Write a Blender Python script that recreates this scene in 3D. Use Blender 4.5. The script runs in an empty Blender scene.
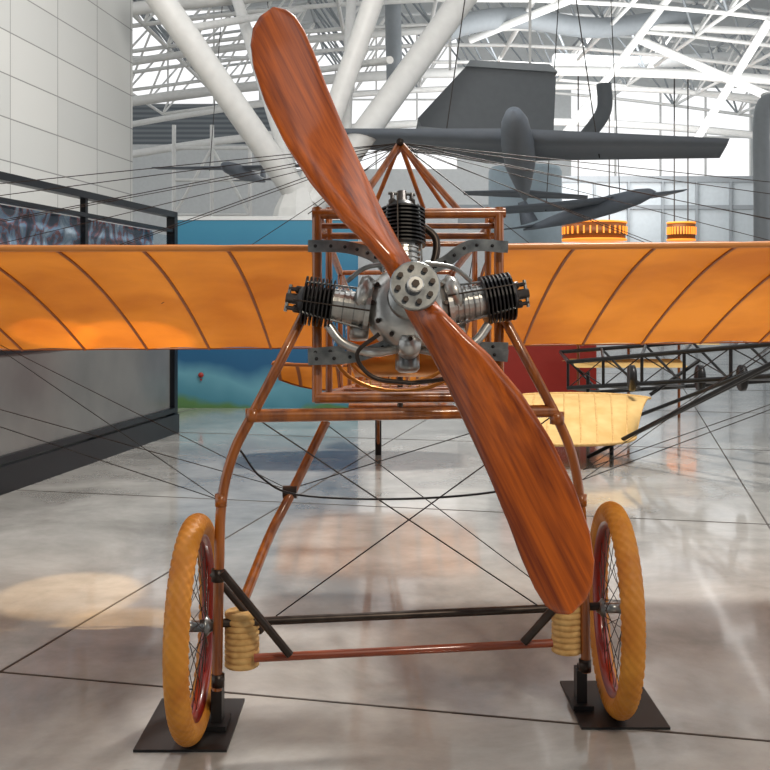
import bpy, math, random
from mathutils import Vector, Matrix, noise
random.seed(4)
F=1050.0; H=1.4; HZ=300.0
def W(px,py,Y): return Vector(((px-385)*Y/F, Y, H-(py-HZ)*Y/F))
def C(r,g,b):
    f=lambda c:(c/255/12.92) if c/255<=.04045 else ((c/255+.055)/1.055)**2.4
    return (f(r),f(g),f(b),1)
sc=bpy.context.scene
sc.view_settings.view_transform='Standard'
# ------------------------------------------------------------ materials
def base(name):
    m=bpy.data.materials.new(name); m.use_nodes=True
    nt=m.node_tree; return m,nt,nt.nodes['Principled BSDF']
def mat(name,col,rough=.5,metal=0,col2=None,scale=8,stretch=(1,1,1),coat=0,bump=0,emit=0,detail=4):
    m,nt,b=base(name)
    b.inputs['Base Color'].default_value=col
    b.inputs['Roughness'].default_value=rough; b.inputs['Metallic'].default_value=metal
    b.inputs['Coat Weight'].default_value=coat; b.inputs['Coat Roughness'].default_value=.07
    if emit:
        b.inputs['Emission Color'].default_value=col; b.inputs['Emission Strength'].default_value=emit
    if col2 is None and not bump:
        col2=tuple(c*.92 for c in col[:3])+(1,)
    tc=nt.nodes.new('ShaderNodeTexCoord'); mp=nt.nodes.new('ShaderNodeMapping')
    mp.inputs['Scale'].default_value=stretch
    nz=nt.nodes.new('ShaderNodeTexNoise'); nz.inputs['Scale'].default_value=scale; nz.inputs['Detail'].default_value=detail
    nt.links.new(tc.outputs['Object'],mp.inputs[0]); nt.links.new(mp.outputs[0],nz.inputs['Vector'])
    if col2 is not None:
        r=nt.nodes.new('ShaderNodeValToRGB'); r.color_ramp.elements[0].color=col; r.color_ramp.elements[1].color=col2
        r.color_ramp.elements[0].position=.3; r.color_ramp.elements[1].position=.7
        nt.links.new(nz.outputs['Fac'],r.inputs[0]); nt.links.new(r.outputs[0],b.inputs['Base Color'])
    if bump:
        bp=nt.nodes.new('ShaderNodeBump'); bp.inputs['Strength'].default_value=bump; bp.inputs['Distance'].default_value=.01
        nt.links.new(nz.outputs['Fac'],bp.inputs['Height']); nt.links.new(bp.outputs[0],b.inputs['Normal'])
    return m
M={}
M['wood']=mat('varnished_ash',C(176,98,22),.35,0,C(112,54,8),10,(3,3,.4),coat=.6)
M['redwood']=mat('reddish_wood',C(160,68,18),.35,0,C(118,44,8),10,(.4,3,3),coat=.6)
M['steel']=mat('steel_plate',C(165,167,165),.3,.85,C(105,108,110),20)
M['alu']=mat('cast_aluminium',C(215,215,211),.33,.8,C(165,165,163),12,bump=.08)
M['black']=mat('black_iron',C(28,28,30),.36,.4,C(42,40,40),20)
M['dsteel']=mat('dark_steel',C(72,64,58),.35,.7,C(50,42,38),18)
M['brass']=mat('brass',C(190,125,60),.3,.9)
M['wire']=mat('wire_steel',C(54,50,48),.45,.5)
M['tyre']=mat('golden_rubber',C(214,144,48),.55,0,C(188,114,28),9)
M['rim']=mat('red_rim',C(140,28,16),.3,0,coat=.5)
M['bungee']=mat('bungee_cord',C(224,186,122),.8,0,C(196,152,90),40)
M['white']=mat('white_paint',C(228,228,225),.5)
M['lgrey']=mat('light_grey_paint',C(200,203,203),.6)
M['mgrey']=mat('duct_grey',C(140,146,150),.5)
M['ahu']=mat('air_unit_grey',C(98,103,107),.55)
M['dgrey']=mat('aircraft_grey',C(112,120,130),.5)
M['tank']=mat('pale_blue_grey',C(172,190,200),.5)
M['gal']=mat('gallery_white',C(184,192,196),.5)
M['cream']=mat('cream_fabric',C(224,188,124),.7,0,C(204,164,96),6)
M['frame']=mat('black_frame',C(14,18,24),.3,.2)
M['red']=mat('red_panel_paint',C(140,30,18),.5)
M['lamp']=mat('gold_lamp',C(255,150,50),.5,emit=.8)
M['bronze']=mat('bronze_band',C(130,74,26),.4,.3)
M['plate']=mat('black_plate',C(26,26,28),.5)
M['joint']=mat('floor_joint',C(70,64,60),.7)
M['lowpanel']=mat('grey_glazed_panel',C(112,112,110),.12,0,C(90,90,90),1.2)

def propwood():
    m,nt,b=base('laminated_mahogany')
    tc=nt.nodes.new('ShaderNodeTexCoord')
    mp=nt.nodes.new('ShaderNodeMapping'); mp.inputs['Scale'].default_value=(1,1,.04)
    wv=nt.nodes.new('ShaderNodeTexNoise'); wv.inputs['Scale'].default_value=90; wv.inputs['Detail'].default_value=6
    nz=nt.nodes.new('ShaderNodeTexNoise'); nz.inputs['Scale'].default_value=14; nz.inputs['Detail'].default_value=2
    mp2=nt.nodes.new('ShaderNodeMapping'); mp2.inputs['Scale'].default_value=(1,1,.08)
    r=nt.nodes.new('ShaderNodeValToRGB'); r.color_ramp.elements[0].color=C(202,98,16); r.color_ramp.elements[1].color=C(104,36,4)
    r.color_ramp.elements[0].position=.46; r.color_ramp.elements[1].position=.84
    mx=nt.nodes.new('ShaderNodeMath'); mx.operation='MULTIPLY_ADD'; mx.inputs[1].default_value=.6
    ml=nt.nodes.new('ShaderNodeMath'); ml.operation='MULTIPLY'; ml.inputs[1].default_value=.68
    nt.links.new(tc.outputs['Object'],mp.inputs[0]); nt.links.new(tc.outputs['Object'],mp2.inputs[0])
    nt.links.new(mp.outputs[0],wv.inputs['Vector']); nt.links.new(mp2.outputs[0],nz.inputs['Vector'])
    nt.links.new(nz.outputs['Fac'],ml.inputs[0]); nt.links.new(wv.outputs['Fac'],mx.inputs[0]); nt.links.new(ml.outputs[0],mx.inputs[2])
    nt.links.new(mx.outputs[0],r.inputs[0]); nt.links.new(r.outputs[0],b.inputs['Base Color'])
    b.inputs['Roughness'].default_value=.42; b.inputs['Coat Weight'].default_value=.8; b.inputs['Coat Roughness'].default_value=.12
    b.inputs['Specular IOR Level'].default_value=.3
    return m
M['prop']=propwood()
def fabric():
    m,nt,b=base('doped_orange_fabric')
    tc=nt.nodes.new('ShaderNodeTexCoord'); nz=nt.nodes.new('ShaderNodeTexNoise'); nz.inputs['Scale'].default_value=1.8; nz.inputs['Detail'].default_value=6
    r=nt.nodes.new('ShaderNodeValToRGB'); r.color_ramp.elements[0].color=C(178,98,20); r.color_ramp.elements[1].color=C(214,130,38)
    r.color_ramp.elements[0].position=.35; r.color_ramp.elements[1].position=.65
    nt.links.new(tc.outputs['Object'],nz.inputs['Vector']); nt.links.new(nz.outputs['Fac'],r.inputs[0]); nt.links.new(r.outputs[0],b.inputs['Base Color'])
    b.inputs['Roughness'].default_value=.55; b.inputs['Specular IOR Level'].default_value=.25
    t=nt.nodes.new('ShaderNodeBsdfTranslucent'); nt.links.new(r.outputs[0],t.inputs['Color'])
    mx=nt.nodes.new('ShaderNodeMixShader'); mx.inputs[0].default_value=.40
    out=nt.nodes['Material Output']
    nt.links.new(b.outputs[0],mx.inputs[1]); nt.links.new(t.outputs[0],mx.inputs[2]); nt.links.new(mx.outputs[0],out.inputs[0])
    return m
M['fabric']=fabric()
M['rib']=mat('rib_tape',C(150,78,16),.6)
M['ribl']=mat('leading_edge_tape',C(218,140,68),.5)
def floor_mat():
    m,nt,b=base('polished_concrete')
    tc=nt.nodes.new('ShaderNodeTexCoord')
    n1=nt.nodes.new('ShaderNodeTexNoise'); n1.inputs['Scale'].default_value=1.1; n1.inputs['Detail'].default_value=10; n1.inputs['Roughness'].default_value=.65; n1.inputs['Distortion'].default_value=.3
    r=nt.nodes.new('ShaderNodeValToRGB'); r.color_ramp.elements[0].color=C(142,139,134); r.color_ramp.elements[1].color=C(190,187,181)
    r.color_ramp.elements[0].position=.35; r.color_ramp.elements[1].position=.65
    n2=nt.nodes.new('ShaderNodeTexNoise'); n2.inputs['Scale'].default_value=2.0; n2.inputs['Detail'].default_value=6
    r2=nt.nodes.new('ShaderNodeMapRange'); r2.inputs[1].default_value=.3; r2.inputs[2].default_value=.7; r2.inputs[3].default_value=.11; r2.inputs[4].default_value=.22
    nt.links.new(tc.outputs['Object'],n1.inputs['Vector']); nt.links.new(tc.outputs['Object'],n2.inputs['Vector'])
    nt.links.new(n1.outputs['Fac'],r.inputs[0]); nt.links.new(r.outputs[0],b.inputs['Base Color'])
    nt.links.new(n2.outputs['Fac'],r2.inputs[0]); nt.links.new(r2.outputs[0],b.inputs['Roughness'])
    b.inputs['Coat Weight'].default_value=.5; b.inputs['Coat Roughness'].default_value=.06
    return m
def tile_mat():
    m,nt,b=base('white_wall_panels')
    tc=nt.nodes.new('ShaderNodeTexCoord')
    sx=nt.nodes.new('ShaderNodeSeparateXYZ'); cx=nt.nodes.new('ShaderNodeCombineXYZ')
    nt.links.new(tc.outputs['Object'],sx.inputs[0]); nt.links.new(sx.outputs['X'],cx.inputs['X']); nt.links.new(sx.outputs['Z'],cx.inputs['Y'])
    br=nt.nodes.new('ShaderNodeTexBrick'); br.offset=0; br.inputs['Scale'].default_value=1; br.inputs['Brick Width'].default_value=1.25; br.inputs['Row Height'].default_value=.5
    br.inputs['Mortar Size'].default_value=.008; br.inputs['Color1'].default_value=C(206,206,202); br.inputs['Color2'].default_value=C(196,197,194); br.inputs['Mortar'].default_value=C(136,136,134)
    nt.links.new(cx.outputs[0],br.inputs['Vector']); nt.links.new(br.outputs['Color'],b.inputs['Base Color']); b.inputs['Roughness'].default_value=.5
    return m
def slat_mat():
    m,nt,b=base('grey_louvres')
    tc=nt.nodes.new('ShaderNodeTexCoord'); wv=nt.nodes.new('ShaderNodeTexWave'); wv.bands_direction='Z'; wv.inputs['Scale'].default_value=1.6
    r=nt.nodes.new('ShaderNodeValToRGB'); r.color_ramp.elements[0].color=C(88,95,101); r.color_ramp.elements[1].color=C(124,130,134)
    nt.links.new(tc.outputs['Object'],wv.inputs['Vector']); nt.links.new(wv.outputs['Fac'],r.inputs[0]); nt.links.new(r.outputs[0],b.inputs['Base Color'])
    return m
def mural_mat():
    m,nt,b=base('mural_print')
    tc=nt.nodes.new('ShaderNodeTexCoord'); sx=nt.nodes.new('ShaderNodeSeparateXYZ'); nz=nt.nodes.new('ShaderNodeTexNoise'); nz.inputs['Scale'].default_value=.9; nz.inputs['Detail'].default_value=3
    ad=nt.nodes.new('ShaderNodeMath'); ad.operation='MULTIPLY_ADD'; ad.inputs[1].default_value=.9
    sb=nt.nodes.new('ShaderNodeMath'); sb.operation='SUBTRACT'; sb.inputs[1].default_value=.35
    mr=nt.nodes.new('ShaderNodeMapRange'); mr.inputs[1].default_value=0; mr.inputs[2].default_value=2.4
    r=nt.nodes.new('ShaderNodeValToRGB'); e=r.color_ramp.elements
    e[0].position=0; e[0].color=C(56,90,44); e[1].position=1; e[1].color=C(50,118,146)
    for p,c in ((.06,C(74,112,64)),(.09,C(60,118,136)),(.20,C(88,142,158)),(.30,C(20,80,118)),(.6,C(26,92,130))):
        k=e.new(p); k.color=c
    nt.links.new(tc.outputs['Object'],sx.inputs[0]); nt.links.new(tc.outputs['Object'],nz.inputs['Vector'])
    nt.links.new(nz.outputs['Fac'],ad.inputs[0]); nt.links.new(sx.outputs['Z'],ad.inputs[2]); nt.links.new(ad.outputs[0],sb.inputs[0])
    nt.links.new(sb.outputs[0],mr.inputs[0]); nt.links.new(mr.outputs[0],r.inputs[0]); nt.links.new(r.outputs[0],b.inputs['Base Color'])
    b.inputs['Roughness'].default_value=.5
    return m
def photo_mat():
    m,nt,b=base('photo_print')
    tc=nt.nodes.new('ShaderNodeTexCoord'); nz=nt.nodes.new('ShaderNodeTexNoise'); nz.inputs['Scale'].default_value=3.2; nz.inputs['Detail'].default_value=6; nz.inputs['Distortion'].default_value=2
    r=nt.nodes.new('ShaderNodeValToRGB'); e=r.color_ramp.elements
    e[0].position=.3; e[0].color=C(20,28,40); e[1].position=.72; e[1].color=C(210,220,230)
    for p,c in ((.42,C(60,72,92)),(.49,C(150,84,74)),(.52,C(110,140,170)),(.6,C(150,170,186))):
        k=e.new(p); k.color=c
    nt.links.new(tc.outputs['Object'],nz.inputs['Vector']); nt.links.new(nz.outputs['Fac'],r.inputs[0]); nt.links.new(r.outputs[0],b.inputs['Base Color'])
    return m
def glass_mat():
    m,nt,b=base('display_glass')
    t=nt.nodes.new('ShaderNodeBsdfTransparent'); t.inputs[0].default_value=(.9,.93,.95,1)
    g=nt.nodes.new('ShaderNodeBsdfGlossy'); g.inputs['Roughness'].default_value=.06; g.inputs['Color'].default_value=(.8,.85,.9,1)
    mx=nt.nodes.new('ShaderNodeMixShader'); mx.inputs[0].default_value=.08
    nt.links.new(t.outputs[0],mx.inputs[1]); nt.links.new(g.outputs[0],mx.inputs[2]); nt.links.new(mx.outputs[0],nt.nodes['Material Output'].inputs[0])
    return m
M['floor']=floor_mat(); M['tile']=tile_mat(); M['slat']=slat_mat(); M['mural']=mural_mat(); M['photo']=photo_mat(); M['glass']=glass_mat()
# ------------------------------------------------------------ mesh builder
class MB:
    def __init__(s): s.v=[];s.f=[];s.m=[];s.sm=[];s.mats=[]
    def mi(s,n):
        if n not in s.mats: s.mats.append(n)
        return s.mats.index(n)
    def add(s,vs,fs,mt,smooth=True,X=None):
        o=len(s.v); k=s.mi(mt)
        for p in vs:
            p=Vector(p); s.v.append(X@p if X is not None else p)
        for f in fs: s.f.append([i+o for i in f]); s.m.append(k); s.sm.append(smooth)
    def sweep(s,pts,rad,mt,seg=10,flat=None,X=None,caps=True):
        pts=[Vector(p) for p in pts]; n=len(pts)
        if not hasattr(rad,'__len__'): rad=[rad]*n
        vs=[];fs=[]; up=None
        for i,p in enumerate(pts):
            t=(pts[min(i+1,n-1)]-pts[max(i-1,0)]).normalized()
            if up is None:
                a=Vector(flat) if flat is not None else (Vector((0,0,1)) if abs(t.z)<.9 else Vector((0,1,0)))
                up=(a-t*a.dot(t)).normalized()
            else: up=(up-t*up.dot(t)).normalized()
            sd=t.cross(up)
            for j in range(seg):
                a=2*math.pi*j/seg
                vs.append(p+up*(math.cos(a)*rad[i])+sd*(math.sin(a)*rad[i]))
        for i in range(n-1):
            for j in range(seg):
                k=(j+1)%seg; fs.append((i*seg+j,i*seg+k,(i+1)*seg+k,(i+1)*seg+j))
        s.add(vs,fs,mt,True,X)
        if caps: s.add(vs[:seg],[tuple(reversed(range(seg)))],mt,False,X); s.add(vs[-seg:],[tuple(range(seg))],mt,False,X)
    def ribbon(s,pts,w,t,mt,wdir=(0,0,1),X=None):
        pts=[Vector(p) for p in pts]; n=len(pts); vs=[];fs=[]; wd=Vector(wdir)
        for i,p in enumerate(pts):
            tg=(pts[min(i+1,n-1)]-pts[max(i-1,0)]).normalized()
            a=(wd-tg*wd.dot(tg)).normalized(); b=tg.cross(a)
            for x,y in ((1,1),(1,-1),(-1,-1),(-1,1)): vs.append(p+a*(x*w/2)+b*(y*t/2))
        for i in range(n-1):
            for j in range(4): k=(j+1)%4; fs.append((i*4+j,i*4+k,(i+1)*4+k,(i+1)*4+j))
        fs.append((3,2,1,0)); e=(n-1)*4; fs.append((e,e+1,e+2,e+3))
        s.add(vs,fs,mt,False,X)
    def box(s,c,sz,mt,X=None,rz=0):
        c=Vector(c); R=Matrix.Rotation(rz,3,'Z'); vs=[]
        for x in(-1,1):
            for y in(-1,1):
                for z in(-1,1): vs.append(c+R@Vector((x*sz[0]/2,y*sz[1]/2,z*sz[2]/2)))
        s.add(vs,[(0,1,3,2),(4,6,7,5),(0,4,5,1),(2,3,7,6),(0,2,6,4),(1,5,7,3)],mt,False,X)
    def lathe(s,o,d,prof,mt,seg=20,X=None,smooth=True):
        o=Vector(o); d=Vector(d).normalized(); a=d.orthogonal().normalized(); b=d.cross(a); vs=[];fs=[]
        for (h,r) in prof:
            for j in range(seg):
                t=2*math.pi*j/seg; vs.append(o+d*h+a*(math.cos(t)*r)+b*(math.sin(t)*r))
        n=len(prof)
        for i in range(n-1):
            for j in range(seg): k=(j+1)%seg; fs.append((i*seg+j,i*seg+k,(i+1)*seg+k,(i+1)*seg+j))
        fs.append(tuple(reversed(range(seg)))); fs.append(tuple(range((n-1)*seg,n*seg)))
        s.add(vs,fs,mt,smooth,X)
    def grid(s,rows,mt,smooth=True,closed=False,X=None):
        n=len(rows);m=len(rows[0]); vs=[p for r in rows for p in r]; fs=[]
        for i in range(n-1):
            for j in range(m if closed else m-1):
                k=(j+1)%m; fs.append((i*m+j,i*m+k,(i+1)*m+k,(i+1)*m+j))
        s.add(vs,fs,mt,smooth,X)
    def build(s,name,parent=None,edge=True):
        me=bpy.data.meshes.new(name); me.from_pydata([tuple(p) for p in s.v],[],s.f)
        for n in s.mats: me.materials.append(M[n])
        me.polygons.foreach_set('material_index',s.m); me.polygons.foreach_set('use_smooth',s.sm); me.update()
        o=bpy.data.objects.new(name,me); sc.collection.objects.link(o)
        if parent: o.parent=parent
        return o
def empty(name):
    o=bpy.data.objects.new(name,None); sc.collection.objects.link(o); return o
def arc(p0,p1,p2,n=12):
    p0,p1,p2=Vector(p0),Vector(p1),Vector(p2); return [p0*(1-t)**2+p1*2*t*(1-t)+p2*t*t for t in [i/n for i in range(n+1)]]
def crom(P,n=6):
    P=[Vector(p) for p in P]; Q=[P[0]*2-P[1]]+P+[P[-1]*2-P[-2]]; out=[]
    for i in range(1,len(Q)-2):
        a,b,c,d=Q[i-1:i+3]
        for k in range(n):
            t=k/n; out.append(.5*((2*b)+(c-a)*t+(2*a-5*b+4*c-d)*t*t+(3*b-a-3*c+d)*t**3))
    out.append(P[-1]); return out

# ============================================================ ROOM
b=MB(); b.box((4,14,-.05),(60,60,.1),'floor'); b.build('floor')
b=MB()
o=Vector((-1.45,3.95,.0012)); u=Vector((.974,-.226,0)); v=Vector((.226,.974,0))
for k in range(-1,7):
    q=o+v*(3.4*k); b.ribbon([q-u*18,q+u*22],.010,.002,'joint',(0,1,0))
for k in range(-4,7):
    q=o+u*(3.15*k); b.ribbon([q-v*5,q+v*30],.010,.002,'joint',(1,0,0))
b.build('floor_joints')
d=Vector((1.06,8,0)); L=d.length*1.25
b=MB(); b.box((L/2,0,6),(L,.3,12),'tile'); w=b.build('wall_left'); w.location=(-3.84-1.325-.15,6,0); w.rotation_euler=(0,0,math.atan2(8,1.06))
def wall(name,x0,x1,z0,z1,Y,openings,mt,th=.3,bands=()):
    xs=sorted({x0,x1}|{a for o in openings for a in o[:2]}); zs=sorted({z0,z1}|{a for o in openings for a in o[2:4]}|{a for o in bands for a in o[:2]})
    b=MB()
    for i in range(len(xs)-1):
        for j in range(len(zs)-1):
            cx=(xs[i]+xs[i+1])/2; cz=(zs[j]+zs[j+1])/2
            if any(o[0]<cx<o[1] and o[2]<cz<o[3] for o in openings): continue
            m=mt
            for z_0,z_1,bx0,bx1,bm in bands:
                if z_0<cz<z_1 and bx0<cx<bx1: m=bm
            b.box((cx,Y,cz),(xs[i+1]-xs[i],th,zs[j+1]-zs[j]),m)
    return b.build(name)
ops=[(-10.5,-5.0,9.2,13),(-3.6,2.9,6.6,12.2),(7.4,14.6,5.9,9.9),(15.6,25,5.9,9.9)]
wall('wall_back',-24,34,0,13.5,42,ops,'lgrey',bands=((7.6,9.2,-24,-3.6,'slat'),(4.2,5.2,2.9,34,'mgrey')))
for i,(x0,x1,z0,z1) in enumerate(ops):
    b=MB(); n=max(2,int((x1-x0)/1.5))
    for k in range(n+1): b.box((x0+(x1-x0)*k/n,41.95,(z0+z1)/2),(.07,.12,z1-z0),'white')
    for k in range(3): b.box(((x0+x1)/2,41.93,z0+(z1-z0)*k/2),(x1-x0,.1,.07),'white')
    b.build('window_%d'%(i+1))
wall('wall_front',-26,34,0,13.5,-15,[(-8,-2,4,9),(4,10,4,9)],'ahu')
b=MB()
for y0,y1 in ((-15,-4),(-2,2),(9,13),(15,19),(20.4,23.6),(25,28.2),(29.6,32.8),(34.2,37.4),(38.8,42)):
    b.box((4,(y0+y1)/2,13.6),(60,y1-y0,.2),'mgrey')
b.build('ceiling')
# roof space frame
b=MB()
def bot(i,j): return Vector((-8+i*2.3,17+j*2.6,7.3+.10*j+.9*math.sin(i*.35)))
def top(i,j): return bot(i,j)+Vector((1.15,1.3,1.9))
NI,NJ=15,9
for i in range(NI):
    for j in range(NJ):
        p=bot(i,j);q=top(i,j)
        if i<NI-1: b.sweep([p,bot(i+1,j)],.055,'white',6); b.sweep([q,top(i+1,j)],.05,'lgrey',6)
        if j<NJ-1: b.sweep([p,bot(i,j+1)],.055,'white',6); b.sweep([q,top(i,j+1)],.05,'mgrey',6)
        b.sweep([p,q],.035,'white',6)
        if i<NI-1: b.sweep([bot(i+1,j),q],.035,'mgrey',6)
        if j<NJ-1: b.sweep([bot(i,j+1),q],.035,'white',6)
        if i<NI-1 and j<NJ-1: b.sweep([bot(i+1,j+1),q],.035,'mgrey',6)
for j in (1,4,7):
    y=17+j*2.6
    b.sweep(arc((-9,y,6.2),(8,y,9.2),(24,y,4.6),20),.13,'white',8)
    b.sweep(arc((-9,y,7.2),(8,y,10.4),(24,y,6),20),.1,'white',8)
for (a,c) in ((W(470,40,26),W(620,-20,24)),(W(560,140,27),W(690,-30,25)),(W(690,150,27),W(770,20,24)),(W(640,40,26),W(800,110,24))): b.sweep([a,c],.1,'white',8)
b.build('roof_truss')
# tree column
b=MB(); n0=W(298,196,16)
def limb(a,c,r,r2=None): b.sweep([a,c],[r,r2 or r],'white',16)
limb(n0,W(150,-16,14.5),.19); limb(n0+Vector((.1,0,0)),W(384,-30,16),.16); limb(W(312,205,16),W(478,-22,17),.21); limb(n0,W(228,-30,19),.10)
limb(W(345,150,16.2),W(352,-20,20),.09)
limb(W(180,30,14.8),W(300,10,20),.06); limb(W(390,60,16.4),W(320,70,20),.06)
zt=n0.z
b.lathe((n0.x,16,0),(0,0,1),[(0,.62),(zt-1,.55),(zt-.2,.36),(zt+.1,.22)],'white',8,smooth=False)
b.build('branching_steel_column')
b=MB()
for y in (148,180,215): b.sweep([W(174,y,30),W(250,y,30)],.05,'white',8)
b.sweep([W(174,215,30),W(212,148,30)],.045,'white',8); b.sweep([W(212,148,30),W(250,215,30)],.045,'white',8)
for x in (174,212,250):
    p=W(x,125,30); b.sweep([p,(p.x,p.y,0)],.06,'white',8)
b.build('white_scaffold_tower')
b=MB()
def prism(pts,y0,y1,mt):
    a=[W(px,py,y0) for px,py in pts]; c=[Vector((p.x,y1,p.z)) for p in a]; n=len(a)
    fs=[tuple(range(n)),tuple(reversed(range(n,2*n)))]+[(i,i+n,(i+1)%n+n,(i+1)%n) for i in range(n)]
    b.add(a+c,fs,mt,False)
prism([(418,118),(470,62),(548,66),(556,78),(553,146),(500,146),(424,132)],19.5,22,'ahu')
prism([(418,126),(556,140),(556,148),(418,134)],19.4,19.5,'mgrey')
prism([(466,66),(470,60),(550,64),(558,72)],19.4,22.1,'mgrey')
for x in (450,530):
    p=W(x,70,20.5); b.sweep([p,(p.x,p.y,9)],.03,'white',6)
b.build('air_handling_unit')
def pipe(name,pts,r,mt):
    b=MB(); b.sweep(crom([W(x,y,yy) for x,y,yy in pts],6),r,mt,16)
    return b.build(name)
pipe('ventilation_duct',[(430,40,24.5),(465,24,25),(520,18,26),(600,28,27),(700,14,28)],.26,'mgrey')
pipe('ventilation_duct',[(395,96,26),(393,10,26),(393,-30,26)],.2,'mgrey')
pipe('ventilation_duct',[(604,84,22),(604,110,22),(590,132,22),(572,152,22)],.16,'ahu')
pipe('ventilation_duct',[(762,300,22),(762,200,22),(762,115,22),(775,100,22),(800,98,22)],.17,'mgrey')
pipe('ventilation_duct',[(555,60,32),(640,62,33),(770,56,34)],.2,'lgrey')
b=MB(); p=W(525,240,26); b.lathe((p.x,26,0),(0,0,1),[(0,.9),(W(0,172,26).z,.9),(W(0,168,26).z,.86)],'tank',40); b.build('storage_tank')
b=MB()
def pav(x0,x1,y0,y1,Y,mt,dep=2):
    a=W(x0,y1,Y);c=W(x1,y0,Y); b.box(((a.x+c.x)/2,Y+dep/2,(a.z+c.z)/2),(c.x-a.x,dep,c.z-a.z),mt)
pav(560,900,180,372,34,'gal',4); pav(560,900,176,182,33.9,'mgrey',.1); pav(560,900,205,209,33.9,'mgrey',.1)
for k in range(10): pav(560+k*34,562+k*34,182,372,33.85,'mgrey',.1)
b.build('gallery_building')
for x in (600,690):
    b=MB(); p=W(x,229,30); wv=32 if x==600 else 14; r=wv*30/F
    b.lathe((p.x,30.9,p.z-.24),(0,0,1),[(0,r),(.48,r*1.03)],'bronze',32)
    for k in range(16):
        a=math.pi+math.pi*(k+.5)/16
        b.box((p.x+math.cos(a)*r*1.04,30.9+math.sin(a)*r*1.04,p.z+.0),(.04,.04,.22),'lamp',rz=a)
    for zz in (-.26,.24): b.lathe((p.x,30.9,p.z+zz-.03),(0,0,1),[(0,r*1.05),(.05,r*1.05)],'lamp',32)
    for dx in (-.5,.5): b.sweep([(p.x+dx*r,30.9,p.z+.2),(p.x+dx*r,30.9,8)],.02,'wire',6)
    b.build('ring_chandelier')
def aircraft(name,loc,yaw,roll,span,length,mt,pitch=0,cr=.24):
    X=Matrix.Translation(loc)@Matrix.Rotation(yaw,4,'Z')@Matrix.Rotation(roll,4,'Y')@Matrix.Rotation(pitch,4,'X'); b=MB()
    prof=[(-.5,.02),(-.46,.5),(-.38,.8),(-.2,1),(0,1),(.25,.62),(.42,.3),(.5,.08)]
    b.lathe((0,0,0),(0,1,0),[(t*length,r*length*.05) for t,r in prof],mt,20,X=X)
    def surf(x0,x1,y0,y1,c0,c1,z0,z1,th=.1):
        rows=[]
        for k in range(9):
            t=k/8; x=x0+(x1-x0)*t; c=c0+(c1-c0)*t; y=y0+(y1-y0)*t; z=z0+(z1-z0)*t; h=th*c*(1-.5*t)
            rows.append([(x,y-c/2,z),(x,y-c*.25,z+h*.5),(x,y+c/2,z),(x,y-c*.25,z-h*.5)])
        b.grid(rows,mt,True,True,X=X); b.add(rows[-1],[(0,1,2,3)],mt,False,X)
    for s in (-1,1):
        surf(0,s*span/2,-.08*length,-.04*length,cr*length,.6*cr*length,.03*length,.05*length)
        surf(0,s*span*.18,.44*length,.46*length,.12*length,.06*length,.01*length,.01*length,.08)
    rows=[]
    for k in range(6):
        t=k/5; z=.03*length+t*.13*length; c=(.15-.08*t)*length; y=.44*length+t*.03*length
        rows.append([(-.0,y-c/2,z),(.03,y,z),(0,y+c/2,z),(-.03,y,z)])
    b.grid(rows,mt,True,True,X=X)
    for s in (-1,1): b.sweep([Vector(X@Vector((s*span*.2,0,.1))),Vector(loc)+Vector((s*.5,0,5))],.010,'wire',5)
    return b.build(name)
aircraft('hanging_aircraft',W(520,162,16.2),math.radians(-10),math.radians(3),6.0,4.8,'dgrey',pitch=math.radians(-9),cr=.34)
aircraft('hanging_aircraft',W(585,212,21.5),math.radians(35),math.radians(-7),5.4,3.8,'dgrey',pitch=math.radians(-8),cr=.36)
aircraft('hanging_aircraft',W(245,174,26),math.radians(-10),0,4.6,3.5,'dgrey')
# barrier
P0=Vector((-2.25,11.1,0)); P1=Vector((-2.81,7.66,0)); dd=(P1-P0).normalized(); Hh=2.33
root=empty('glass_barrier')
b=MB(); L=5.0; pl=P0+dd*L
def bar(z,w,t): b.ribbon([P0+Vector((0,0,z)),pl+Vector((0,0,z))],w,t,'frame',(0,0,1))
bar(Hh-.03,.06,.09); bar(.1,.2,.16); bar(.24,.05,.1); bar(2.13,.035,.06); bar(1.02,.04,.05)
for k in (0,1):
    q=P0+dd*(L*k); b.box((q.x,q.y,Hh/2),(.09,.09,Hh),'frame',rz=math.atan2(dd.y,dd.x))
for k in (.42,.74):
    q=P0+dd*(L*k); b.box((q.x,q.y,2.0),(.05,.05,.66),'frame',rz=math.atan2(dd.y,dd.x))
b.build('frame',root)
b=MB()
b.ribbon([P0+Vector((0,0,1.55)),pl+Vector((0,0,1.55))],1.05,.01,'glass',(0,0,1)); b.build('glass_pane',root)
b=MB(); b.ribbon([P0+dd*.1+Vector((0,0,.63)),pl+Vector((0,0,.63))],.75,.02,'lowpanel',(0,0,1)); b.build('lower_panel',root)
root=empty('exhibit_display')
b=MB(); off=Vector((-.2,0,0))
b.ribbon([P0+off+dd*.05+Vector((0,0,1.8)),pl+off+Vector((0,0,1.8))],.66,.04,'photo',(0,0,1))
for k in (.3,.95):
    q=P0+dd*(L*k)+off; b.box((q.x,q.y,.75),(.05,.05,1.5),'frame')
b.build('photo_print_panel',root)
b=MB(); b.box((-1.55,13.65,1.22),(2.4,.1,2.44),'mural'); b.box((-1.55,13.66,2.46),(2.44,.14,.05),'lgrey')
ba=W(201,375,13.58); b.lathe(ba,(0,-1,0),[(0,.035),(.012,.035)],'red',16); b.box(ba+Vector((0,0,-.06)),(.02,.02,.02),'red')
b.build('mural_panel')
b=MB(); b.box((2.25,14.45,1.0),(1.3,.1,2.0),'red'); b.box((2.25,14.45,2.02),(1.34,.14,.05),'frame'); b.build('red_exhibit_panel')
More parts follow.
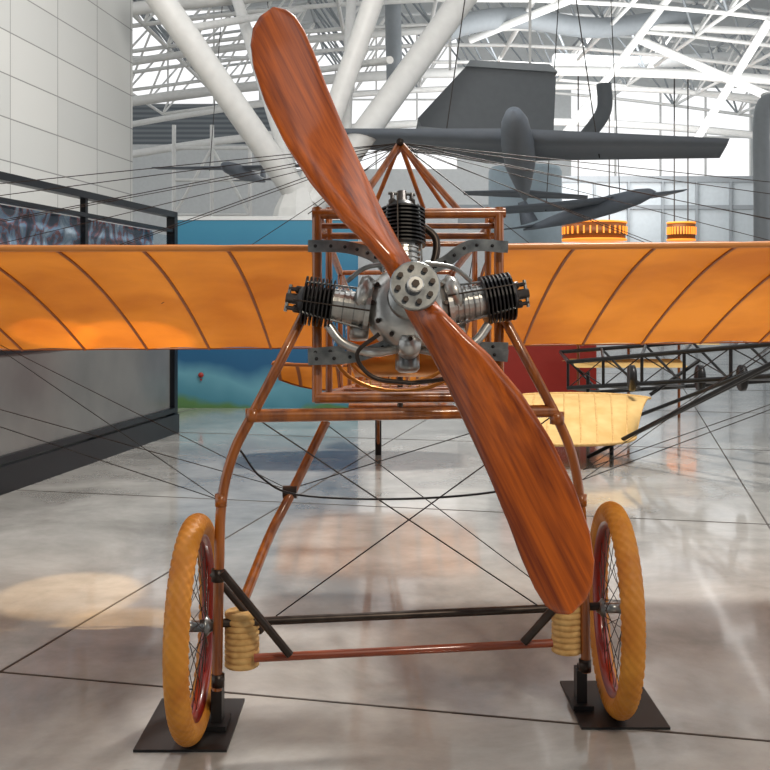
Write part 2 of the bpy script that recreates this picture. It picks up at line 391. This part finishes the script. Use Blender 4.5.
# neighbouring pusher biplane
root=empty('pusher_biplane')
b=MB(); rows=[]
for k in range(25):
    t=k/24; x=1.18+t*1.13; half=.68*math.sqrt(max(0,1-(abs(t-.42)/.6)**2.4))+.03
    row=[]
    for j in range(9):
        s=-1+2*j/8; y=9.4+s*half; row.append((x+.12*s,y,.50-.30*(1-s)*.5+.10*(1-s*s)))
    rows.append(row)
b.grid(rows,'cream')
for k in range(0,25,3): b.sweep(rows[k],.009,'bungee',6)
b.sweep([r[0] for r in rows],.014,'bungee',6); b.sweep([r[-1] for r in rows],.014,'bungee',6)
for x,y in((1.45,9.4),(2.05,9.5)): b.sweep([(x,y,0),(x,y,.44)],.02,'black',8)
b.build('elevator_surface',root)
b=MB()
A=[W(568,362,11),W(840,338,8.2)]; B=[W(568,388,11),W(840,372,8.2)]; A2=[W(560,352,12.4),W(850,330,10.4)]; B2=[W(600,392,12),W(900,372,9.5)]
for s in (A,B,A2,B2): b.sweep(s,.022,'black',8)
for k in range(7):
    t=k/6; q=[s[0].lerp(s[1],t) for s in (A,B,A2,B2)]
    for i,j in((0,1),(2,3),(0,2),(1,3)): b.sweep([q[i],q[j]],.016,'black',6)
    if k<6:
        t2=(k+1)/6; z=[s[0].lerp(s[1],t2) for s in (A,B)]; b.sweep([q[0],z[1]],.006,'wire',5); b.sweep([q[1],z[0]],.006,'wire',5)
for (x,y,d1,x2,y2,d2) in ((588,457,9.2,860,318,7.2),(622,440,9.4,800,352,7.6),(640,415,10,770,365,8.2),(650,395,10,700,360,10)): b.sweep([W(x,y,d1),W(x2,y2,d2)],.018,'black',8)
for x in (632,700,742): 
    p=W(x,378,9.6); b.lathe(p-Vector((.02,0,0)),(1,0,0),[(0,.12),(.04,.12)],'black',18)
p=W(588,372,11); b.sweep([p,(p.x,p.y,0)],.02,'black',8); p=W(800,372,8.6); b.sweep([p,(p.x,p.y,0)],.02,'black',8)
b.build('outrigger_frame',root)
b=MB()
rows=[]
for k in range(12):
    t=k/11; x=2.2+t*1.7; rows.append([(x,12.2,.88),(x,12.6,.96),(x,13.2,.90)])
b.grid(rows,'cream')
rows=[]
for k in range(12):
    t=k/11; x=2.2+t*1.3; rows.append([(x,12.1,.62),(x,12.5,.70),(x,13.1,.64)])
b.grid(rows,'cream')
for x in (2.3,2.9,3.5): b.sweep([(x,12.5,0),(x,12.5,.95)],.018,'wood',6)
b.build('lower_wing',root)

# ============================================================ MONOPLANE
plane=empty('vintage_monoplane')
def Fr(px,py,off=0): return W(px,py,3.45+off+(px-400)*.0004+max(0,(400-py))*.0007)
def G(px,py,dy=0): return W(px,py,3.42+(px-400)*.00047+dy)
hub=W(413,292,3.22)
HM=Matrix.Translation(hub)@Matrix.Rotation(math.radians(3),4,'Z')@Matrix.Rotation(math.radians(-13.5),4,'X')
PM=HM@Matrix.Rotation(math.radians(-24.7),4,'Y')
b=MB(); S=.00307; R=1.048
tab=[(0,15,15,0),(.05,15,15,30),(.10,17,13,52),(.17,24,11,52),(.28,38,10,44),(.42,49,11,36),(.56,54,12,30),(.70,54,15,26),(.82,49,19,23),(.90,41,20,21),(.955,30,18,20),(.985,18,12,20),(1.0,3,3,20)]
def interp(r):
    for i in range(len(tab)-1):
        a,c=tab[i],tab[i+1]
        if a[0]<=r<=c[0]:
            t=(r-a[0])/(c[0]-a[0]); t=t if r>.9 else t*t*(3-2*t)*.3+t*.7; return [a[k]+(c[k]-a[k])*t for k in (1,2,3)]
    return tab[-1][1:]
for side in (0,1):
    RX=Matrix.Rotation(math.pi if side else 0,4,'Y')
    rows=[]
    rs=[k/46*.9 for k in range(46)]+[.9+.1*math.sin(math.pi/2*k/14) for k in range(15)]
    for r in rs:
        l,q,be=interp(r); be=math.radians(be*.8); l*=S; q*=S
        th=(.055 if r<.08 else max(.008,.055*(1-min(1,(r-.08)/.5))**1.3+.022*(1-r)+.005))
        row=[]; n=24
        for j in range(n):
            a=2*math.pi*j/n; c=math.cos(a); sn=math.sin(a)
            x=(c*(l+q)/2+(q-l)/2)
            yc=x*math.tan(be)*.75
            tt=th*(1-.2*c)
            y=yc+(-sn*tt*.9 if sn>0 else -sn*tt*.45)
            row.append((x,y,r*R))
        rows.append(row)
    b.grid(rows,'prop',True,True,X=RX)
    b.add(rows[-1],[tuple(range(24))],'prop',True,RX)
prop=b.build('propeller',plane); prop.matrix_world=PM
b=MB()
b.lathe((0,-.085,0),(0,1,0),[(0,.072),(.004,.076),(.018,.076),(.02,.05)],'steel',36,X=HM,smooth=False)
b.lathe((0,-.105,0),(0,1,0),[(0,.022),(.004,.026),(.03,.026)],'alu',16,X=HM,smooth=False)
b.lathe((0,-.112,0),(0,1,0),[(0,.012),(.02,.012)],'dsteel',6,X=HM,smooth=False)
for k in range(8):
    a=k*math.pi/4+.2; b.lathe((math.cos(a)*.053,-.098,math.sin(a)*.053),(0,1,0),[(0,.009),(.015,.009)],'dsteel',6,X=HM,smooth=False)
b.lathe((0,.05,0),(0,1,0),[(0,.07),(.02,.076),(.12,.05)],'steel',30,X=HM)
b.build('propeller_hub',plane)
# engine
b=MB()
b.lathe((0,.12,0),(0,1,0),[(0,.05),(.01,.09),(.03,.125),(.06,.135),(.16,.135),(.2,.11),(.24,.05)],'alu',36,X=HM)
for k in range(12):
    a=k*math.pi/6; b.lathe((math.cos(a)*.118,.135,math.sin(a)*.118),(0,1,0),[(0,.008),(.03,.008)],'dsteel',6,X=HM,smooth=False)
b.lathe((.06,.13,-.07),(0,1,0),[(0,.05),(.02,.065),(.1,.065)],'alu',20,X=HM)
def cyl(o,d,fl,fr=.073,bl=.12):
    o=Vector(o); d=Vector(d).normalized()
    b.lathe(o,d,[(0,.07),(.015,.07),(.018,.052),(bl,.052)],'alu',24,X=HM,smooth=False)
    for k in range(5): b.lathe(o+d*(.03+.018*k*bl/.12),d,[(0,.058),(.004,.058)],'steel' if k%2 else 'alu',24,X=HM,smooth=False)
    h=bl; b.lathe(o+d*h,d,[(0,.05),(fl,.05),(fl+.02,.035)],'black',20,X=HM)
    k=0
    while k*.013<fl: 
        b.lathe(o+d*(h+k*.013),d,[(0,.05),(.001,fr),(.006,fr),(.007,.05)],'black',28,X=HM,smooth=False); k+=1
    e=h+fl
    b.lathe(o+d*e,d,[(0,.03),(.02,.03),(.025,.018),(.06,.016)],'dsteel',14,X=HM)
    pr=Vector((0,1,0)); u2=d.cross(pr).normalized()
    for s in (-1,1):
        b.lathe(o+d*e+u2*.032*s,d,[(0,.013),(.03,.013),(.034,.007),(.055,.007)],'dsteel',10,X=HM)
    b.sweep([o+d*(e+.05)-u2*.045,o+d*(e+.055)+u2*.045],.006,'steel',8,X=HM)
    for s in (-1,1):
        b.sweep([o+u2*.066*s,o+d*(e+.0)+u2*.05*s+Vector((0,-.05,0))],.004,'steel',6,X=HM)
    b.sweep([o+u2*.02+Vector((0,-.075,0)),o+d*(e+.03)+u2*.02+Vector((0,-.075,0))],.003,'dsteel',6,X=HM)
cyl((-.015,.2,.095),(0,0,1),.13,.077,.11)
cyl((-.125,.2,-.01),(-1,0,.15),.095,.080)
cyl((.125,.2,-.0),(1,0,.17),.095,.080)
for s in (-1,1):
    b.sweep(crom([(s*.03,.24,-.13),(s*.12,.2,-.15),(s*.21,.2,-.12),(s*.26,.2,-.06)],6),.015,'alu',12,X=HM)
    b.sweep(crom([(s*.05,.1,.12),(s*.14,.12,.11),(s*.2,.14,.07)],6),.008,'steel',10,X=HM)
    b.sweep(crom([(s*.1,.1,-.11),(s*.17,.12,-.17),(s*.12,.14,-.24),(0,.14,-.26)],6),.007,'dsteel',10,X=HM)
    b.lathe((s*.16,.24,-.1),(0,0,1),[(0,.03),(.05,.035),(.06,.02)],'alu',16,X=HM)
    b.lathe((s*.12,.18,.03),(s*.9,0,.35),[(0,.05),(.03,.062),(.05,.05)],'alu',20,X=HM)
b.sweep(crom([(0,.24,.08),(.08,.24,.14),(.1,.24,.24),(.04,.24,.3)],6),.013,'dsteel',12,X=HM)
b.lathe((-.0,.28,-.2),(0,0,1),[(0,.03),(.01,.04),(.06,.04),(.08,.02)],'steel',16,X=HM)
b.lathe((0,.14,-.13),(0,1,0),[(0,.035),(.08,.04)],'alu',18,X=HM)
b.build('radial_engine',plane)
b=MB()
def plate(pts,w=.04,off=-.07):
    P=crom([Fr(x,y,off) for x,y in pts],5); b.ribbon(P,w,.006,'steel',(0,0,1))
    for i in range(1,len(P)-1,2): b.lathe(P[i]-Vector((0,.004,0)),(0,-1,0),[(0,.006),(.003,.006)],'black',8)
plate([(308,246),(345,247),(372,255),(386,268)]); plate([(422,272),(445,262),(470,246),(508,247)])
plate([(308,359),(350,357),(378,349),(400,340),(425,338)]); plate([(425,340),(450,342),(475,352),(508,356)])
plate([(308,353),(345,350)],.03); plate([(470,346),(508,347)],.03)
b.build('engine_bearer_plates',plane)
# fuselage frame
b=MB()
def st(a,c,r=.016,mt='wood'): b.sweep([a,c],r,mt,10)
for x in (317,329): st(Fr(x,208,.0 if x==317 else .12),Fr(x,402,.0 if x==317 else .12),.017 if x==317 else .012)
for x in (499,488): st(Fr(x,208,.0 if x==499 else .12),Fr(x,398,.0 if x==499 else .12),.017 if x==499 else .012)
st(Fr(312,214),Fr(505,213),.018); st(Fr(313,236,.12),Fr(503,236,.12),.012); st(Fr(313,226,.05),Fr(503,226,.05),.010)
st(Fr(315,398),Fr(462,397),.018); st(Fr(315,398,.1),Fr(503,395,.1),.016)
st(G(252,416),G(556,411),.021)
tail=Vector((-.06,9.6,.72))
tips=[tail+Vector((dx*.04,0,dz)) for dx,dz in((-1,.12),(1,.12),(-1,-.05),(1,-.05))]
fro=[Fr(317,213),Fr(499,213),Fr(317,398),Fr(499,396)]
rear=[]
for k in range(9):
    t=[0,.09,.2,.32,.45,.58,.72,.86,1][k]
    q=[f.lerp(g,t) for f,g in zip(fro,tips)]; rear.append(q)
    if k: 
        for i,j in((0,1),(2,3),(0,2),(1,3)): st(q[i],q[j],.011)
for i in range(4): st(fro[i],tips[i],.015)
for k in range(1,8):
    q,z=rear[k],rear[k+1]
    for i,j in((0,2),(1,3)): st(q[i],z[j],.0018,'wire'); st(q[j],z[i],.0018,'wire')
b.build('fuselage_frame',plane)
b=MB(); ap=Fr(400,143,.25); ap2=Fr(403,146,.75)
st(ap,Fr(352,214,.12),.012); st(ap,Fr(462,214,.12),.012)
st(ap2,Fr(345,212,.95),.010); st(ap2,Fr(448,212,.95),.010); st(ap,ap2,.012); st(ap,Fr(372,212,.5),.009); st(ap,Fr(425,212,.5),.009)
b.lathe(ap-Vector((0,.03,0)),(0,1,0),[(0,.014),(.06,.014)],'dsteel',12)
b.build('cabane_pylon',plane)
b=MB()
sc0=Fr(400,330,1.4)
b.sweep([sc0+Vector((math.cos(a)*.15,.0,math.sin(a)*.15)) for a in [i*math.pi/16 for i in range(33)]],.010,'wood',10)
st(sc0,sc0+Vector((0,-.05,-.4)),.014,'dsteel'); st(sc0+Vector((-.15,0,0)),sc0+Vector((.15,0,0)),.008,'dsteel')
sb=Fr(400,330,1.9)
b.sweep(arc(sb+Vector((-.24,0,-.35)),sb+Vector((0,.05,.35)),sb+Vector((.24,0,-.35)),16),.014,'wood',10)
for k in range(9):
    x=-.2+k*.05; b.sweep([sb+Vector((x,0,-.35)),sb+Vector((x,.02,-.02-abs(x)*.9))],.005,'bungee',6)
b.box(sb+Vector((0,-.2,-.36)),(.5,.45,.03),'wood')
b.lathe(Fr(400,352,.75)-Vector((.2,0,0)),(1,0,0),[(0,.06),(.02,.1),(.38,.1),(.4,.06)],'brass',24)
for off,rr in ((.35,.24),(.55,.2)):
    c=Fr(400,352,off); b.sweep([c+Vector((math.cos(a)*rr,0,math.sin(a)*rr*.6)) for a in [math.pi+i*math.pi/14 for i in range(15)]],.008,'brass',8)
b.build('cockpit_seat_and_controls',plane)
# wings
def zle(X): return 1.605+.008*X+.004*abs(X)
def wing_pt(X,t,dz=0):
    yl=3.75+.055*X; ch=1.62
    ax=abs(X)
    if ax>3.6: ch*=1-.35*((ax-3.6)/.6)**2
    y=yl+t*ch
    z=zle(X)-.448*t**1.42-(.02*(1-min(1,t/.04))**2)
    return Vector((X,y,z+dz))
for s,nm in((-1,'wing_left'),(1,'wing_right')):
    x0=-.27 if s<0 else .40
    rb=[x0+s*.31*k for k in range(13)]
    b=MB(); rows=[]
    for k in range(len(rb)-1):
        for m in range(6):
            X=rb[k]+(rb[k+1]-rb[k])*m/6; sag=math.sin(math.pi*m/6)
            rows.append([wing_pt(X,t/24*(1-.014*sag),.020*sag*math.sin(math.pi*t/24)) for t in range(25)])
    rows.append([wing_pt(rb[-1],t/24) for t in range(25)])
    b.grid(rows,'fabric')
    for X in rb: b.ribbon([wing_pt(X,t/24,-.004) for t in range(0,25)],.011,.006,'rib',(1,0,0))
    b.sweep([wing_pt(X,0,.0) for X in rb],.011,'ribl',8)
    b.sweep([wing_pt(X,1,.0) for X in rb],.004,'rib',6)
    b.build(nm,plane)
b=MB(); rows=[]
for k in range(21):
    t=-1+k/10; hw=1-.4*abs(t)**4; X=-.06+t*.88
    rows.append([Vector((X,8.6+(.5-.5*hw)+hw*1.05*j/8,.885-.30*j/8*hw+.09*math.sin(math.pi*j/8)-.02)) for j in range(9)])
b.grid(rows,'fabric')
for k in range(0,21,2): b.ribbon([p-Vector((0,0,.006)) for p in rows[k]],.03,.005,'rib',(1,0,0))
b.sweep([r[0] for r in rows],.015,'rib',8); b.sweep([r[-1] for r in rows],.01,'rib',8)
rows=[]
for k in range(9):
    t=k/8; z=.62+.75*t; w=.5*math.sin(math.pi*(.15+.75*t)); rows.append([Vector((-.06,9.65+w*j/4,z)) for j in range(5)])
b.grid(rows,'fabric'); b.build('tail_surfaces',plane)
b=MB(); st(Vector((-.06,9.2,.75)),Vector((-.06,9.5,.0)),.03,'black'); st(Vector((-.06,8.9,.75)),Vector((-.06,9.45,.1)),.015,'wood'); b.build('tail_skid',plane)
# undercarriage
b=MB()
b.sweep(crom([Fr(308,306,-.02),G(280,362),G(253,414),G(234,452),G(222,500),G(219,570),G(217,690)],8),.0165,'wood',12)
b.sweep(crom([Fr(506,322,-.02),G(532,370),G(557,418),G(572,455),G(580,500),G(584,570),G(586,672)],8),.0165,'wood',12)
b.sweep(crom([W(326,422,4.0),W(292,492,3.85),W(270,535,3.75),W(243,602,3.5)],6),.018,'wood',12)
b.sweep(crom([W(497,420,4.15),W(520,492,3.95),W(548,550,3.8),W(570,600,3.62)],6),.018,'wood',12)
st(G(254,658,-.02),G(552,643,-.02),.014,'redwood')
st(W(200,624,3.34),W(604,606,3.54),.014,'dsteel')
st(W(222,572,3.26),W(290,655,3.30),.013,'dsteel'); st(W(212,573,3.36),W(262,632,3.40),.011,'dsteel')
st(W(584,570,3.48),W(523,643,3.42),.011,'dsteel'); st(W(553,610,3.4),W(523,643,3.38),.014,'dsteel')
for (x,y,r,m) in((253,415,.024,'wood'),(557,418,.024,'wood'),(221,500,.019,'wood'),(581,500,.019,'wood'),(218,575,.021,'dsteel'),(584,572,.021,'dsteel'),(218,680,.021,'dsteel'),(585,665,.021,'dsteel')):
    b.lathe(G(x,y)-Vector((0,0,.02)),(0,0,1),[(0,r),(.04,r)],m,12)
for (x,y,w) in ((242,638,.056),(567,625,.052)):
    p=G(x,y,.04); pr=[]
    for k in range(9):
        z=-.09+k*.02; pr+=[(z,w*.9),(z+.004,w),(z+.014,w),(z+.0185,w*.9)]
    b.lathe(p,(0,0,1),pr,'bungee',24)
b.build('undercarriage',plane)
b=MB()
for p,q in ((G(253,416,.02),G(540,607,.02)),(G(555,414,.03),G(276,616,.03)),):
    b.sweep([p,q],.0024,'wire',6)
b.sweep([W(326,424,4.0),W(560,600,3.6)],.002,'wire',6); b.sweep([W(500,424,4.1),W(300,486,3.9)],.002,'wire',6)
b.sweep(crom([W(240,450,3.4),W(262,478,3.5),W(300,495,3.6),W(400,499,3.7),W(500,491,3.6),W(560,470,3.5)],8),.004,'black',6)
b.sweep([W(283,492,3.85),W(297,492,3.85)],.024,'dsteel',12)
for e in ((-1.9,.12),(-3.2,.12),(-2.0,.62),(-3.2,.62)): b.sweep([G(220,500) if e[1]<.5 else W(290,490,3.85),wing_pt(e[0],e[1],-.02)],.0016,'wire',6)
for e in ((2.0,.12),(3.2,.12),(2.1,.62),(3.2,.62)): b.sweep([G(582,480) if e[1]<.5 else W(583,470,3.75),wing_pt(e[0],e[1],-.02)],.0016,'wire',6)
for s in (-1,1):
    for X in (1.0,1.9,2.8,3.6):
        for t,a in((.1,ap),(.62,ap2)): b.sweep([a,wing_pt(s*X,t,.01)],.0016,'wire',6)
    b.sweep([ap,Fr(400+s*92,214)],.0018,'wire',6)
b.build('bracing_wires',plane)
def wheel(name,c,yaw,R=.350,r=.037):
    X=Matrix.Translation(c)@Matrix.Rotation(yaw,4,'Z'); b=MB(); rows=[]; NM=360
    Rm=R-r
    for i in range(NM):
        a=2*math.pi*i/NM; row=[]
        for j in range(32):
            t=2*math.pi*j/32; rr=r
            if math.cos(t)>-.1:
                if ((i//3)+(j//2)*1)%2==0 and (j//2)%2==0: rr+=.0035
                elif ((i//3)%2==1) and (j//2)%2==1: rr+=.0035
            rho=Rm+math.cos(t)*rr; row.append((math.sin(t)*rr*.95,math.cos(a)*rho,math.sin(a)*rho))
        rows.append(row)
    rows.append(rows[0]); b.grid(rows,'tyre',True,True,X=X)
    rows=[]
    for i in range(73):
        a=2*math.pi*i/72; row=[]
        for x,rho in((-.024,Rm-.026),(-.016,Rm-.046),(.016,Rm-.046),(.024,Rm-.026),(.024,Rm-.02),(-.024,Rm-.02)): row.append((x,math.cos(a)*rho,math.sin(a)*rho))
        rows.append(row)
    b.grid(rows,'rim',True,True,X=X)
    b.lathe((-.06,0,0),(1,0,0),[(0,.014),(.01,.02),(.02,.032),(.026,.032),(.03,.018),(.09,.018),(.094,.032),(.1,.032),(.11,.02),(.12,.014)],'steel',20,X=X)
    for k in range(36):
        a=2*math.pi*k/36; s=1 if k%2 else -1; a2=a+(.9 if (k//2)%2 else -.9)
        b.sweep([(s*.036,math.cos(a2)*.028,math.sin(a2)*.028),(s*.004,math.cos(a)*(Rm-.04),math.sin(a)*(Rm-.04))],.0014,'dsteel',5,X=X,caps=False)
    b.build(name,plane)
wheel('wheel_port',Vector((-.606,3.34,.362)),math.radians(.6))
wheel('wheel_starboard',Vector((.772,3.54,.362)),math.radians(-1.6))
for (x,y,px) in((-.635,3.46,-.548),(.785,3.63,.672)):
    b=MB(); b.box((x,y,.004),(.29,.42,.008),'plate'); b.box((px,y-.02,.07),(.035,.06,.13),'plate'); b.sweep([(px,y-.02,.12),(px,y-.02,.15)],.012,'plate',10)
    b.box((px,y-.02,.018),(.07,.12,.016),'plate'); b.build('wheel_stand')
# ============================================================ LIGHT
wd=bpy.data.worlds.new('hall_daylight'); sc.world=wd; wd.use_nodes=True
bg=wd.node_tree.nodes['Background']; bg.inputs[0].default_value=(.98,.99,1,1); bg.inputs[1].default_value=1.2
def area(name,loc,tgt,size,e,col=(1,1,1)):
    l=bpy.data.lights.new(name,'AREA'); l.size=size; l.energy=e; l.color=col; o=bpy.data.objects.new(name,l); sc.collection.objects.link(o)
    o.location=loc; o.rotation_euler=(Vector(tgt)-Vector(loc)).to_track_quat('-Z','Y').to_euler()
area('skylight_lamp',(2.2,8.5,7.5),(0,3.4,1),.8,800,(1,.96,.9))
area('gallery_lamp',(2.2,-1.5,5.2),(0,3.4,1.2),.6,150,(1,.87,.7))
area('column_fill',(0,9,6.0),(-1,17,7),2,280,(1,.98,.95))  # added fill without a fixture, brightens the camera side of the column limbs
area('roof_fill',(6,25,5.6),(6,29,10),8,600,(1,1,1))  # added upward fill, lifts the truss and ceiling; no real lamp here
area('back_wall_fill',(6,31,7),(6,42,3),6,480,(1,1,1))  # added fill that brightens the back wall, not a hall fixture
for i,(tx,ty,sz,e) in enumerate(((-1.5,5.0,5,3600),(-1.1,4.35,5,3600),(-1.55,4.15,3.5,3000))):  # added narrow spots standing in for warm sunlight patches on the floor
    l=bpy.data.lights.new('sun_patch','SPOT'); l.energy=e; l.color=(1,.68,.36); l.spot_size=math.radians(sz); l.spot_blend=.35; l.shadow_soft_size=.03; o=bpy.data.objects.new('sun_patch_spot',l); sc.collection.objects.link(o)
    o.location=(-2.2+.2*i,9.5,7.2); o.rotation_euler=(Vector((tx,ty,0))-Vector(o.location)).to_track_quat('-Z','Y').to_euler()
# camera
cam=bpy.data.cameras.new('camera'); co=bpy.data.objects.new('camera',cam); sc.collection.objects.link(co); sc.camera=co
co.location=(0,0,H); co.rotation_euler=(math.radians(90),0,0); cam.sensor_width=36; cam.lens=36*F/770; cam.shift_y=-(385-HZ)/770; cam.clip_end=200
